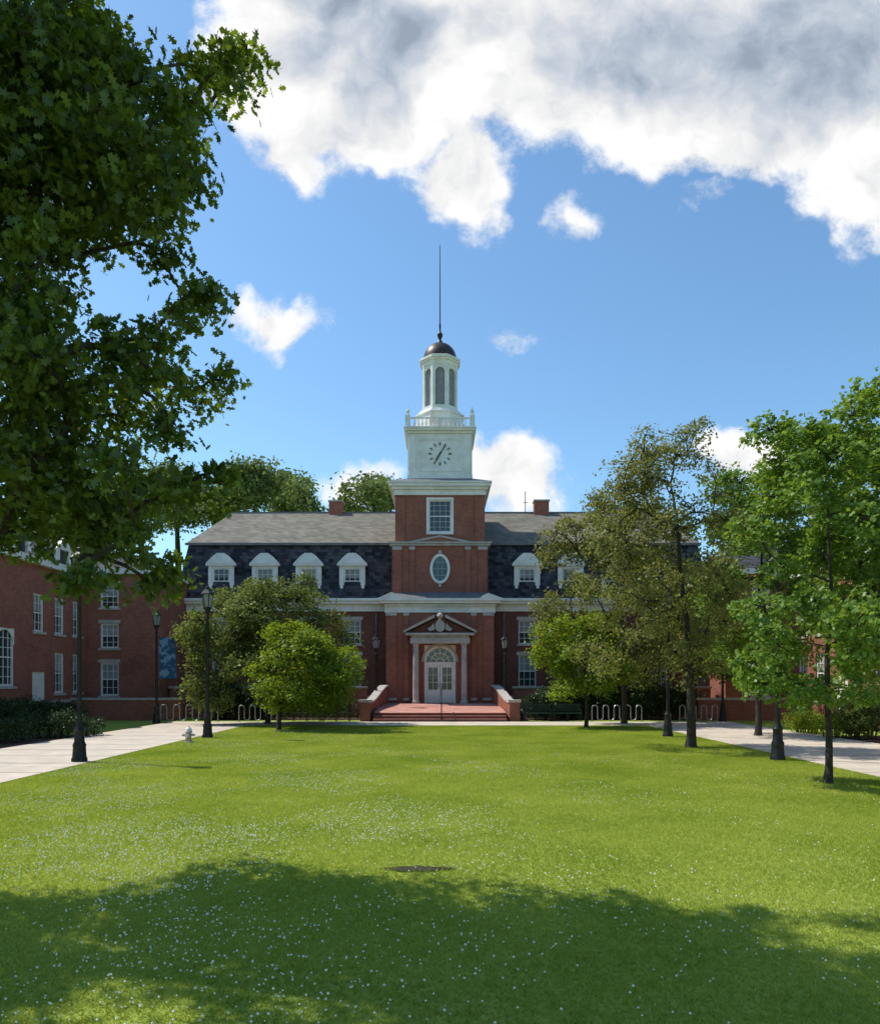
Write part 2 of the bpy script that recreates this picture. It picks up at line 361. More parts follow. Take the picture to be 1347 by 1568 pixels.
# distant tree row behind the hall
e=empty('distant_trees'); ee=[]
for u,v,w in [(215,740,60),(270,725,55),(330,735,50),(390,722,55),(440,738,45),(472,758,32),(535,748,28),(572,722,34),(598,745,22),(150,760,70),(60,770,90),(1000,790,60),(1150,790,80),(1300,780,90)]:
    d=random.uniform(70,82); r=w*d/F
    for q in range(6): ee.append(((SX(u,d)+random.uniform(-.5,.5)*r,d+random.uniform(-3,3),SZ(v,d)-random.uniform(-.1,1.3)*r),(r*.55,r*.55,r*.5)))
    B=Part('trunk',BARK,e); B.tube([(SX(u,d),d,0),(SX(u,d)+.3,d,SZ(v,d)*.5),(SX(u,d),d,SZ(v,d)*.9)],[.5,.4,.15],6); B.done()
cl,_=clusters(ee,8.0); foliage('leaves',cl,34,.6,.46,FARL,e,LEAF,.6,.7)

def shrub(name,x,y,rx,ry,h,mat,n=9,size=.07,dens=70):
    e=empty(name); ell=[]
    for q in range(n):
        s=h*random.uniform(.35,.5); ell.append(((x+random.uniform(-1,1)*(rx-s*.6),y+random.uniform(-1,1)*(max(.05,ry-s*.6)),random.uniform(.4,.62)*h),(s,s,s*.85)))
    B=Part('stems',BARK,e)
    for c,r in ell: B.tube([(x+(c[0]-x)*.8,y+(c[1]-y)*.8,0),(c[0],c[1],c[2])],[.03,.012],5)
    B.done(); cl,_=clusters(ell,dens,.5); foliage('leaves',cl,16,.085,size,mat,e,LEAF,.5,.8)
for u,v,w,h in [(20,1137,42,.95),(75,1130,40,1.2),(132,1128,26,.8),(0,1120,40,1.7),(50,1112,45,1.5),(95,1108,30,1.2)]:
    d=H*F/(v-HY); shrub('shrub',SX(u,d),d,w*d/F,.8,h,DARKL,12,.085,110)
def hedge(x0,x1,y,h,name='hedge',mat=DARKL):
    e=empty(name); n=int((x1-x0)/.35); ell=[((x0+(x1-x0)*(i+.5)/n,y+random.uniform(-.15,.15),h*.5+random.uniform(-.06,.06)),(.38,.42,h*.5)) for i in range(n)]
    B=Part('stems',BARK,e)
    for c,r in ell: B.tube([(c[0],c[1],0),(c[0],c[1],h*.7)],[.025,.01],4)
    B.done(); cl,_=clusters(ell,80,.5); foliage('leaves',cl,14,.09,.09,mat,e,LEAF,.5,.8)
hedge(-13.0,-4.4,41.2,1.2); hedge(4.4,13.2,41.2,1.2)
for x,y,rx,h in [(5.6,40.4,.9,1.9),(7.2,41.5,1.2,2.7),(9.3,41.6,1.4,3.0),(11.3,41.2,1.2,2.6),(13.2,41,1.2,2.2),(-12.2,41.4,1.2,2.4),(-10.3,41.4,1.2,2.2)]: shrub('shrub',x,y,rx,.8,h,DARKL,12,.11,60)
for u,v,w,h in [(1235,1122,30,1.0),(1275,1130,35,1.1),(1320,1132,35,1.7),(1350,1118,40,2.6),(1300,1105,45,2.8),(1240,1100,45,2.2),(1180,1098,35,1.8)]:
    d=H*F/(v-HY); shrub('shrub',SX(u,d),d,w*d/F,.9,h,LIME if u<1280 and v>1110 else MID,12,.09,90)

# clover in the lawn
n=95000; y=3.9+rng.uniform(0,1,n)**1.25*28; x=rng.uniform(LX+.1,RX-.1,n)
pt=np.sin(x*1.3+y*.7)+np.sin(x*.6-y*1.1+2)+.7*np.sin(x*2.9+1)*np.sin(y*2.3)+.5*np.sin(x*5.1-y*3.7)
dn=.035+1.1*np.exp(-((y-9.6)/3.0)**2)*np.clip((2.0-x)/4.5,0,1)+.14*np.exp(-((y-5)/2.5)**2)+.42*np.exp(-((y-16)/6)**2)*(pt>.3)*np.clip((5-x)/6,.15,1)+.15*np.clip((-x)/6,0,1)
keep=rng.uniform(0,1,n)<np.clip(dn*(.55+.45*np.clip(pt,-1,1)),0,1)
x=x[keep];y=y[keep];n=len(x); z=rng.uniform(.03,.058,n); r_=rng.uniform(.005,.0125,n)
oc=np.array([(1,0,0),(-1,0,0),(0,1,0),(0,-1,0),(0,0,1),(0,0,-1)]); of=np.array([(0,2,4),(2,1,4),(1,3,4),(3,0,4),(2,0,5),(1,2,5),(3,1,5),(0,3,5)])
V=(np.c_[x,y,z][:,None,:]+oc[None]*r_[:,None,None]).reshape(-1,3); Fc=(of[None]+6*np.arange(n)[:,None,None]).reshape(-1,3)
me=bpy.data.meshes.new('clover_flowers'); me.from_pydata(V.tolist(),[],Fc.tolist()); me.materials.append(simple('clover_white',(.84,.82,.72),(.62,.64,.46),30,.8)); o=bpy.data.objects.new('clover_flowers',me); col.objects.link(o)
# worn hollow in the lawn
P=Part('bare_soil_patch',SOIL); d=8.55; cx0=SX(638,d)
pts=[(cx0+(.28+.20*random.random())*math.cos(a*math.pi/12),d+(.05+.11*random.random())*math.sin(a*math.pi/12),.02) for a in range(24)]
P.add(pts+[(cx0,d,.046)],[(i,(i+1)%24,24) for i in range(24)]); P.done(True)

# ------------------------------------------------------------------ main hall
hall=empty('brick_clock_tower_hall')
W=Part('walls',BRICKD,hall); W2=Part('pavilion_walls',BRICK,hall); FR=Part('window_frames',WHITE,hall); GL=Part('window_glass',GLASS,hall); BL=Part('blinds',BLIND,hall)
ST=Part('stone_trim',STONE,hall); TR=Part('white_trim',WHITE,hall); SL=Part('mansard_slates',SLATE,hall); RF=Part('upper_roof',SHING,hall); LD=Part('lead_roofs',ROOFL,hall)
y0=46.5
cs=[SX(u,y0) for u in (338,405,472,539)]; csr=[SX(u,y0) for u in (807,874,941,1008)]
for (xa,xb,cc) in ((-16.5,-3.28,cs),(3.28,16.9,csr)):
    ops=[]
    for c in cc:
        ops+= [(c-.55,c+.55,4.45,5.95),(c-.55,c+.55,1.75,3.75)]
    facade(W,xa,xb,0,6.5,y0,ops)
    for i,o in enumerate(ops): window(FR,GL,BL,*o,y0,sill=ST,blind=random.choice([.3,.45,.45,0]))
    for o in ops: ST.box(o[0]-.12,o[1]+.12,y0-.03,y0-.001,o[3]+.002,o[3]+.22)
    TR.box(xa-.05,xb,y0-.12,y0+.3,6.5,6.95); TR.box(xa-.35,xb,y0-.42,y0+.3,6.952,7.12); TR.box(xa-.45,xb,y0-.55,y0+.35,7.122,7.28)
    ST.box(xa-.02,xb,y0-.06,y0-.001,1.05,1.2)
W.quad((-16.5,58,0),(-16.5,y0,0),(-16.5,y0,7),(-16.5,58,7)); W.quad((16.9,y0,0),(16.9,58,0),(16.9,58,7),(16.9,y0,7)); W.quad((16.9,58,0),(-16.5,58,0),(-16.5,58,7),(16.9,58,7))
XL,XR=-16.6,17.0; yb=59.5; zt=10.9; ym=47.3; zr=14.25; yr=53.4; xi=.55
SL.quad((XL,46.4,7.28),(XR,46.4,7.28),(XR-xi,ym,zt),(XL+xi,ym,zt)); SL.quad((XL,yb,7.28),(XL,46.4,7.28),(XL+xi,ym,zt),(XL+xi,yb,zt)); SL.quad((XR,46.4,7.28),(XR,yb,7.28),(XR-xi,yb,zt),(XR-xi,ym,zt))
a,b_=XL+xi-.15,XR-xi+.15
RF.quad((a,ym-.15,zt),(b_,ym-.15,zt),(b_-1.2,yr,zr),(a+1.2,yr,zr)); RF.quad((a+1.2,yr,zr),(b_-1.2,yr,zr),(b_,yb+.1,zt),(a,yb+.1,zt))
RF.add([(a,ym-.15,zt),(a+1.2,yr,zr),(a,yb+.1,zt)],[(0,1,2)]); RF.add([(b_,ym-.15,zt),(b_,yb+.1,zt),(b_-1.2,yr,zr)],[(0,1,2)])
LD.box(a-.02,b_+.02,ym-.24,ym-.152,zt-.12,zt+.03); LD.box(a+1.2,b_-1.2,yr-.1,yr+.1,zr-.05,zr+.07)
# dormers
for c in cs+csr:
    yd=46.62; o=(c-.52,c+.52,7.62,9.25)
    facade(TR,c-.82,c+.82,7.32,9.45,yd,[o],.14); window(FR,GL,BL,*o,yd,.14,3,4,.08,None,random.choice([.45,.5,0]))
    TR.box(c-.90,c+.90,yd-.1,yd+.1,7.29,7.40)
    for sx in (-1,1): TR.box(c+sx*.67-.09,c+sx*.67+.09,yd-.05,yd-.002,7.402,9.38)
    SL.quad((c-.818,yd+.01,7.3),(c-.818,yd+.01,9.45),(c-.818,47.6,9.45),(c-.818,47.6,7.3)); SL.quad((c+.818,yd+.01,7.3),(c+.818,47.6,7.3),(c+.818,47.6,9.45),(c+.818,yd+.01,9.45))
    pl=[(c-.94,9.382),(c+.94,9.382),(c+.94,9.52),(c+.50,9.98),(c+.22,10.18),(c-.22,10.18),(c-.50,9.98),(c-.94,9.52)]
    TR.prism(pl,yd-.16,yd+.05)
    TR.prism([(c-.55,9.5),(c+.55,9.5),(c+.3,9.80),(c,9.95),(c-.3,9.80)],yd-.2,yd-.161)
    LD.prism([(x,z-.04 if z<9.4 else z-.03) for x,z in pl],yd+.051,48.2)
# pavilion
yp=45.0; hw=3.3
facade(W2,-hw,hw,0,6.29,yp,[(-.95,.95,.78,4.3)],.3)
W2.quad((-hw,46.6,0),(-hw,yp,0),(-hw,yp,6.3),(-hw,46.6,6.3)); W2.quad((hw,yp,0),(hw,46.6,0),(hw,46.6,6.3),(hw,yp,6.3))
for sx in (-1,1):
    for xx,w in ((2.95,.3),(2.05,.14)): W2.box(sx*xx-w,sx*xx+w,yp-.1,yp-.002,1.1,6.1); ST.box(sx*xx-w-.04,sx*xx+w+.04,yp-.13,yp-.001,6.102,6.285); ST.box(sx*xx-w-.04,sx*xx+w+.04,yp-.13,yp-.001,.95,1.098)
def tier(P,h,z0,z1,cy,hy=None,dy=0): P.box(-h,h,cy-(hy or h),cy+(hy or h)+dy,z0,z1)
TR.box(-hw-.06,hw+.06,yp-.1,46.6,6.292,6.62); 
for i in range(34): x=-hw+.05+i*(2*hw-.1)/33; TR.box(x-.06,x+.06,yp-.24,yp-.102,6.66,6.80)
TR.box(-hw-.08,hw+.08,yp-.13,46.6,6.622,6.83); TR.box(-hw-.38,hw+.38,yp-.42,46.7,6.832,6.98); TR.box(-hw-.48,hw+.48,yp-.52,46.7,6.982,7.12)
LD.add([(-hw-.45,yp-.5,7.122),(hw+.45,yp-.5,7.122),(3.0,45.6,7.62),(-3.0,45.6,7.62),(-hw-.45,46.6,7.122),(hw+.45,46.6,7.122),(3.0,46.4,7.62),(-3,46.4,7.62)],[(0,1,2,3),(1,5,6,2),(4,0,3,7)])
TR.prism([(-hw-.5,7.121),(-2.35,7.121),(-2.6,7.30),(-2.9,7.42)],yp-.5,yp-.3); TR.prism([(hw+.5,7.121),(2.9,7.42),(2.6,7.30),(2.35,7.121)],yp-.5,yp-.3)
# tower
A=48.5
def fr(p): return p*A/(F+p)
h1=fr(73.5); f1=A-h1
facade(W2,-h1,h1,7.1,10.55,f1,[],.1); W2.quad((-h1,A+h1,7),(-h1,f1,7),(-h1,f1,10.55),(-h1,A+h1,10.55)); W2.quad((h1,f1,7),(h1,A+h1,7),(h1,A+h1,10.55),(h1,f1,10.55)); W2.quad((h1,A+h1,7),(-h1,A+h1,7),(-h1,A+h1,10.55),(h1,A+h1,10.55))
for sx in (-1,1):
    W2.box(sx*2.62-.26,sx*2.62+.26,f1-.1,f1-.002,7.5,10.2); W2.box(sx*1.72-.14,sx*1.72+.14,f1-.08,f1-.002,7.5,10.2)
    for xx,w in ((2.62,.3),(1.72,.18)): ST.box(sx*xx-w,sx*xx+w,f1-.12,f1-.001,10.202,10.4)
# oval window
zc=SZ(871,f1); rx_,rz_=.56,.86; sg=28
def ell(rx,rz,y): return [(rx*math.cos(2*math.pi*k/sg),y,zc+rz*math.sin(2*math.pi*k/sg)) for k in range(sg)]
o1=ell(rx_+.06,rz_+.06,f1-.08);i1=ell(rx_-.1,rz_-.1,f1-.08);o2=ell(rx_+.06,rz_+.06,f1);i2=ell(rx_-.1,rz_-.1,f1-.01)
TR.add(o1+i1+o2+i2,[(k,(k+1)%sg,sg+(k+1)%sg,sg+k) for k in range(sg)]+[(k,2*sg+k,2*sg+(k+1)%sg,(k+1)%sg) for k in range(sg)]+[(sg+k,sg+(k+1)%sg,3*sg+(k+1)%sg,3*sg+k) for k in range(sg)])
GV=simple('oval_glass',(.07,.13,.14),(.10,.18,.19),1,.15); OG=Part('oval_glass',GV,hall); OG.add(ell(rx_-.09,rz_-.09,f1-.012),[tuple(range(sg))]); OG.done()
for q in (-.15,.15): FR.box(q-.006,q+.006,f1-.04,f1-.015,zc-.72,zc+.72)
for q in (-.4,0,.4): FR.box(-.4,.4,f1-.045,f1-.02,zc+q-.006,zc+q+.006)
for q in (1,-1): ST.box(-.09,.09,f1-.1,f1-.001,zc+q*(rz_+.17)-.1,zc+q*(rz_+.17)+.1)
ST.box(-h1-.12,h1+.12,f1-.15,A+h1+.12,10.45,10.58); ST.box(-h1-.2,h1+.2,f1-.24,A+h1+.2,10.582,10.68)
ST.prism([(-1.95,10.682),(1.95,10.682),(0.0,11.08)],f1-.2,f1+.18)
BRK=Part('gable_brick',BRICK,hall); BRK.prism([(-1.35,10.70),(1.35,10.70),(0,10.96)],f1-.215,f1-.201); BRK.done()
h2=fr(68.5); f2=A-h2
wz0,wz1=SZ(816,f2),SZ(765,f2); o=(-.72,.72,wz0,wz1)
facade(W2,-h2,h2,10.6,13.62,f2,[o],.15); W2.quad((-h2,A+h2,10.6),(-h2,f2,10.6),(-h2,f2,13.62),(-h2,A+h2,13.62)); W2.quad((h2,f2,10.6),(h2,A+h2,10.6),(h2,A+h2,13.62),(h2,f2,13.62)); W2.quad((h2,A+h2,10.6),(-h2,A+h2,10.6),(-h2,A+h2,13.62),(h2,A+h2,13.62))
TR.box(-.84,-.7,f2-.06,f2+.1,wz0-.1,wz1+.12); TR.box(.7,.84,f2-.06,f2+.1,wz0-.1,wz1+.12); TR.box(-.699,.699,f2-.06,f2+.1,wz1-.02,wz1+.12); TR.box(-.699,.699,f2-.09,f2+.1,wz0-.1,wz0+.04)
window(FR,GL,BL,-.7,.7,wz0+.04,wz1-.02,f2,.15,4,6,.08,None,0,.016)
for sx in (-1,1): W2.box(sx*2.45-.3,sx*2.45+.3,f2-.07,f2-.002,10.75,13.5)
tier(TR,h2+.08,13.622,13.95,A); tier(TR,h2+.22,13.952,14.12,A); tier(TR,fr(78),14.122,14.32,A); tier(TR,fr(79.5),14.322,14.42,A)
hh=fr(78); LD.add([(-hh,A-hh,14.422),(hh,A-hh,14.422),(hh,A+hh,14.422),(-hh,A+hh,14.422),(-2.05,A-2.05,14.85),(2.05,A-2.05,14.85),(2.05,A+2.05,14.85),(-2.05,A+2.05,14.85)],[(0,1,5,4),(1,2,6,5),(2,3,7,6),(3,0,4,7),(4,5,6,7)])
# clock stage
h3=fr(48); f3=A-h3
tier(TR,h3,14.7,17.7,A); tier(TR,h3+.07,14.86,15.1,A); tier(TR,h3+.1,17.702,17.85,A); tier(TR,fr(54),17.852,17.98,A); tier(TR,fr(55.5),17.982,18.06,A)
for a in range(4):
    M=Matrix.Translation((0,A,0))@Matrix.Rotation(a*math.pi/2,4,'Z')@Matrix.Translation((0,-A,0))
    for sx in (-1,1): TR.box(sx*(h3-.25)-.19,sx*(h3-.25)+.19,f3-.05,f3-.002,15.102,17.6,M)
    TR.box(-1.3,1.3,f3-.035,f3-.002,17.3,17.4,M); TR.box(-1.3,1.3,f3-.035,f3-.002,15.3,15.4,M); TR.box(-1.3,-1.2,f3-.035,f3-.002,15.402,17.298,M); TR.box(1.2,1.3,f3-.035,f3-.002,15.402,17.298,M)
CK=Part('clock_face',DARKM,hall); cz=SZ(695,f3)
for a in range(4):
    M=Matrix.Translation((0,A,0))@Matrix.Rotation(a*math.pi/2,4,'Z')@Matrix.Translation((0,-A,0))
    for k in range(12):
        R=Matrix.Translation((0,f3,cz))@Matrix.Rotation(k*math.pi/6,4,'Y'); w=.05 if k%3 else .065
        CK.box(-w*.55,w*.55,-.045,-.015,.53,.73,M@R)
    for ang,L,w in ((-150,.50,.045),(32,.66,.03)):
        R=Matrix.Translation((0,f3,cz))@Matrix.Rotation(math.radians(ang),4,'Y'); CK.box(-w,w,-.075,-.05,-.1,L,M@R)
CK.done()
# balustrade
hb=2.02
for a in range(4):
    M=Matrix.Translation((0,A,0))@Matrix.Rotation(a*math.pi/2,4,'Z')@Matrix.Translation((0,-A,0))
    TR.box(-hb+.18,hb-.18,A-hb-.06,A-hb+.06,18.62,18.70,M); TR.box(-hb+.18,hb-.18,A-hb-.06,A-hb+.06,18.062,18.14,M)
    TR.box(-hb-.16,-hb+.16,A-hb-.16,A-hb+.16,18.062,18.82,M); TR.box(-.12,.12,A-hb-.09,A-hb+.09,18.142,18.618,M)
    TR.lathe(-hb,A-hb,[(.12,18.82),(.05,18.9),(.13,19.05),(.11,19.15),(.03,19.22),(.02,19.4)],8,M=M)
    for i in range(1,15):
        x=-hb+.18+(2*hb-.36)*i/15
        if abs(x)>.13: TR.lathe(x,A-hb,[(.03,18.141),(.055,18.3),(.025,18.45),(.035,18.619)],6,M=M)
# octagon base + lantern
R8=math.pi/8; k8=1/math.cos(R8)
def octo(P,ap,z0,z1,ap2=None): P.lathe(0,A,[(ap*k8,z0),((ap2 or ap)*k8,z1)],8,R8)
octo(TR,1.62,18.062,18.7); octo(TR,1.5,18.7,19.25); octo(TR,1.56,19.25,19.35); octo(TR,1.42,19.35,19.6,1.3)
LV=Part('lantern_louvers',LOUV,hall); LV.lathe(0,A,[(.98*k8,19.55),(.98*k8,22.4)],8,R8); LV.done()
octo(TR,1.16,19.602,19.85)
side=2*1.1*math.tan(R8)
for a in range(8):
    M=Matrix.Translation((0,A,0))@Matrix.Rotation(a*math.pi/4,4,'Z')
    ap=1.1; s=side/2
    for sx in (-1,1): TR.box(sx*(s-.07)-.085,sx*(s-.07)+.085,-ap-.03-.002*(a%2)-.001*(sx+1),-ap+.2,19.852,22.5,M)
    arch_plate(TR,s-.155,22.0,22.5,s-.17,-ap,M,0,10,.1)
octo(TR,1.14,22.5,22.75); octo(TR,1.22,22.75,22.88); octo(TR,1.30,22.88,23.02); octo(TR,1.12,23.02,23.12)
DM=Part('dome',DOME,hall); DM.lathe(0,A,[(1.12,23.12)]+[(1.1*math.cos(t*math.pi/20),23.14+1.12*math.sin(t*math.pi/20)) for t in range(0,10)]+[(.14,24.27)],20); DM.done(True)
SPP=Part('spire',BLACK,hall); SPP.lathe(0,A,[(.2,24.22),(.16,24.4),(.07,24.5),(.17,24.72),(.19,24.85),(.08,25.0),(.05,25.2),(.07,25.4),(.04,25.6),(.035,28),(.02,SZ(375,A))],10); SPP.done(True)
# portico
yc=44.35
for sx in (-1,1):
    for xx in (1.45,):
        ST.lathe(sx*xx,yc,[(.24,.78),(.24,.92),(.19,.98),(.185,2),(.16,4.2),(.2,4.24),(.2,4.3),(.24,4.38)],18)
        ST.box(sx*xx-.17,sx*xx+.17,yp-.12,yp-.002,.78,4.38)
ST.box(-1.78,1.78,yc-.26,yp-.001,4.382,4.7); ST.box(-1.72,1.72,yc-.22,yp-.001,4.702,4.86); ST.box(-2.05,2.05,yc-.42,yp-.001,4.862,5.0)
for sx in (-1,1):
    x1,zA,x2,zB=sx*2.18,5.0,sx*.32,5.93
    pts=[(x1,zA+.002),(x1,zA+.13),(x2,zB+.16),(x2,zB-.02)]
    if sx<0: pts=pts[::-1]
    ST.prism(pts,yc-.45,yp-.001)
T=Part('tympanum',BRICKD,hall); T.prism([(-1.95,5.002),(1.95,5.002),(0,5.98)],yc-.1,yp-.003); T.done()
ST.prism([(.30*math.cos(t*math.pi/10)*(1.0),5.42+.36*math.sin(t*math.pi/10)) for t in range(20)],yc-.3,yc-.101)
ST.lathe(0,yc-.2,[(.1,5.75),(.07,5.85),(.2,6.0),(.17,6.12),(.06,6.2),(.03,6.3)],12)
for sx in (-1,1): ST.prism([(sx*.3,5.2),(sx*.62,5.1),(sx*.75,5.25),(sx*.55,5.38),(sx*.38,5.6)][::sx],yc-.24,yc-.102)
# door
yd=yp+.02
arch_plate(TR,.949,3.28,4.299,.84,yd-.03,None,0,16,.15)
TR.box(-.949,-.84,yd-.03,yd+.15,.78,3.279); TR.box(.84,.949,yd-.03,yd+.15,.78,3.279)
for k in range(16):
    a=(math.pi*k/16,math.pi*(k+1)/16); ST.prism([(r*math.cos(t),3.3+r*math.sin(t)) for r,t in ((.98,a[0]),(1.12,a[0]),(1.12,a[1]),(.98,a[1]))],yp-.08,yp-.032)
ST.box(-.1,.1,yp-.13,yp-.081,4.2,4.5)
DR=Part('door',WHITE,hall)
DR.box(-.84,.84,yd+.02,yd+.14,3.1,3.28)
for sx in (-1,1):
    x0,x1=sorted((sx*.01,sx*.84)); DR.box(x0,x0+.13,yd+.05,yd+.1,.8,3.098); DR.box(x1-.13,x1,yd+.05,yd+.1,.8,3.098)
    DR.box(x0+.13,x1-.13,yd+.05,yd+.1,.8,1.6); DR.box(x0+.13,x1-.13,yd+.05,yd+.1,2.95,3.098); DR.box(x0+.2,x1-.2,yd+.03,yd+.049,.95,1.45)
    DR.box((x0+x1)/2-.015,(x0+x1)/2+.015,yd+.055,yd+.085,1.6,2.95)
    for z in (2.05,2.5): DR.box(x0+.13,x1-.13,yd+.058,yd+.082,z-.015,z+.015)
for k in range(1,6):
    R=Matrix.Translation((0,0,3.28))@Matrix.Rotation(math.radians(-90+30*k),4,'Y'); DR.box(-.018,.018,yd+.04,yd+.08,.22,.83,R)
for k in range(12):
    for rr in (.22,.55):
        a=(math.pi*k/12,math.pi*(k+1)/12); DR.prism([(r*math.cos(t),3.28+r*math.sin(t)) for r,t in ((rr-.02,a[0]),(rr+.02,a[0]),(rr+.02,a[1]),(rr-.02,a[1]))],yd+.045+.0,yd+.077)
DR.done(); GL.quad((-.9,yd+.12,.8),(.9,yd+.12,.8),(.9,yd+.12,4.25),(-.9,yd+.12,4.25))
BK=Part('door_handles',BLACK,hall); BK.box(-.1,-.07,yd+.0,yd+.03,1.7,2.0); BK.box(.07,.1,yd,yd+.03,1.7,2.0); BK.done()
# downpipes
DP=Part('downpipes',ROOFL,hall)
for x in (-4.0,4.0,-16.2): DP.tube([(x,y0-.08,0),(x,y0-.08,6.4)],.06,8)
DP.done()
# chimneys, rods
CH=Part('chimneys',BRICK,hall); 
for u,v,w in ((828,767,11),(515,768,10)): 
    x=SX(u,yr); ww=w*yr/F; CH.box(x-ww,x+ww,yr-.4,yr+.4,13.8,SZ(v,yr)-.1); ST.box(x-ww-.06,x+ww+.06,yr-.46,yr+.46,SZ(v,yr)-.098,SZ(v,yr))
CH.done()
RD=Part('roof_antenna',BLACK,hall); x=SX(804,yr); RD.tube([(x,yr,14.2),(x,yr,SZ(752,yr))],.03,5); RD.tube([(x-.2,yr,15),(x+.2,yr,15)],.02,5); RD.done()
for P_ in (W,W2,FR,GL,BL,ST,TR,SL,RF,LD): P_.done()

# ------------------------------------------------------------------ side halls
def sidehall(name,sx):
    e=empty(name); W=Part('walls',BRICK,e); FR=Part('window_frames',WHITE,e); GL=Part('glass',GLASS,e); BL=Part('blinds',BLIND,e); ST=Part('sills',STONE,e); TR=Part('cornice',WHITE,e); SL=Part('roof',SLATE,e)
    xa,xb=(-20,-15.9) if sx<0 else (16.2,20)
    xc=SX(168,42) if sx<0 else 18.2
    ops=[(xc-.52,xc+.52,6.3,7.6),(xc-.52,xc+.52,4.0,5.4),(xc-.52,xc+.52,1.3,3.16)]
    facade(W,xa,xb,0,8.2,42,ops)
    for o in ops: window(FR,GL,BL,*o,42,sill=ST,blind=.45,fw=.09); ST.box(o[0]-.1,o[1]+.1,41.96,41.998,o[3]+.002,o[3]+.2)
    TR.box(xa-.05,xb+.2,41.8,46.2,8.202,8.5)
    SL.add([(xa-.05,41.85,8.502),(xb+.15,41.85,8.502),(xb+.15,46.2,8.502),(xa-.05,46.2,8.502),(xa,44,9.6),(xb-1.2,44,9.6)],[(0,1,5,4),(1,2,5),(2,3,4,5),(3,0,4)])
    xs=xb if sx<0 else xa
    W.quad((xs,42,0),(xs,46.9,0),(xs,46.9,8.2),(xs,42,8.2))
    if sx<0: M=Matrix.Translation((-20,0,0))@Matrix.Rotation(math.pi/2,4,'Z')
    else: M=Matrix.Translation((20,0,0))@Matrix.Rotation(-math.pi/2,4,'Z')
    for P in (W,FR,GL,BL,ST,TR,SL): P.M=M
    def U(a,b): return (a,b) if sx<0 else (-b,-a)
    ops=[]; 
    for yy in (14,17,20,23,26,29,31.6,36.9,38.9,40.8):
        a,b=U(yy-.5,yy+.5)
        ops.append((a,b,4.6,6.5))
        if yy not in (36.9,): ops.append((a,b,1.5,3.6))
    a,b=U(33.3,34.8); arch=(a,b,1.9,4.6)
    da,db=U(36.3,37.5)
    u0,u1=U(10,42)
    facade(W,u0,u1,0,7.9,0,ops+[arch,(da,db,.3,2.6)])
    for o in ops: window(FR,GL,BL,*o,0,sill=ST,blind=.4,fw=.09)
    window(FR,GL,None,*arch,0,cols=4,rows=6,blind=0,fw=.1,sill=ST); ar=(arch[0]+arch[1])/2
    arch_plate(TR,.749,3.85,4.599,.68,.02,None,ar,12,.05)
    FR.box(da,db,.05,.15,.3,2.6); FR.box(da+.1,db-.1,.02,.049,2.2,2.5)
    TR.box(u0,u1,-.3,.2,7.902,8.25); ST.box(u0,u1,-.05,-.001,1.0,1.15)
    SL.quad((u0,.0,8.252),(u1,.0,8.252),(u1,5.5,11.0),(u0,5.5,11.0)); SL.quad((u0,5.5,11.0),(u1,5.5,11.0),(u1,11,8.252),(u0,11,8.252))
    for yy in (24,28,32,36,40):
        c=U(yy,yy)[0]; SL.prism([(c-.7,8.26),(c+.7,8.26),(c+.7,9.2),(c,9.8),(c-.7,9.2)],.45,2.5)
        TR.box(c-.75,c-.45,.3,.448,8.26,9.2); TR.box(c+.45,c+.75,.3,.448,8.26,9.2); TR.prism([(c-.85,9.202),(c+.85,9.202),(c,9.9)],.25,.448); GL.quad((c-.45,.44,8.3),(c+.45,.44,8.3),(c+.45,.44,9.2),(c-.45,.44,9.2))
    W.quad((u1,0,0),(u1,11,0),(u1,11,8.2),(u1,0,8.2)); W.quad((u0,11,0),(u0,0,0),(u0,0,8.2),(u0,11,8.2))
    W.add([(u1,0,8.2),(u1,11,8.2),(u1,5.5,10.9)],[(0,1,2)]); W.add([(u0,0,8.2),(u0,5.5,10.9),(u0,11,8.2)],[(0,1,2)])
    for P in (W,FR,GL,BL,ST,TR,SL): P.done()
sidehall('brick_residence_hall',-1); sidehall('brick_residence_hall',1)

# ------------------------------------------------------------------ terrace
te=empty('entrance_terrace'); PV=Part('paving',PAVEBR,te); RS=Part('risers',BRICKD,te); CP=Part('stone_caps',STONE,te); BW=Part('cheek_walls',BRICK,te)
for i,(ya,z) in enumerate(((38.6,.15),(38.92,.30),(39.24,.45))):
    yb_=(38.92,39.24,43.95)[i]; ze=(z,z,.775)[i]; RS.quad((-3.5,ya,z-.15),(3.5,ya,z-.15),(3.5,ya,z),(-3.5,ya,z)); PV.quad((-3.5,ya,z),(3.5,ya,z),(3.5,yb_,ze),(-3.5,yb_,ze))
    RS.quad((-3.5,yb_,0),(-3.5,ya,0),(-3.5,ya,z),(-3.5,yb_,ze)); RS.quad((3.5,ya,0),(3.5,yb_,0),(3.5,yb_,ze),(3.5,ya,z))
PV.quad((-3.25,43.95,.778),(3.25,43.95,.778),(3.25,44.99,.78),(-3.25,44.99,.78))
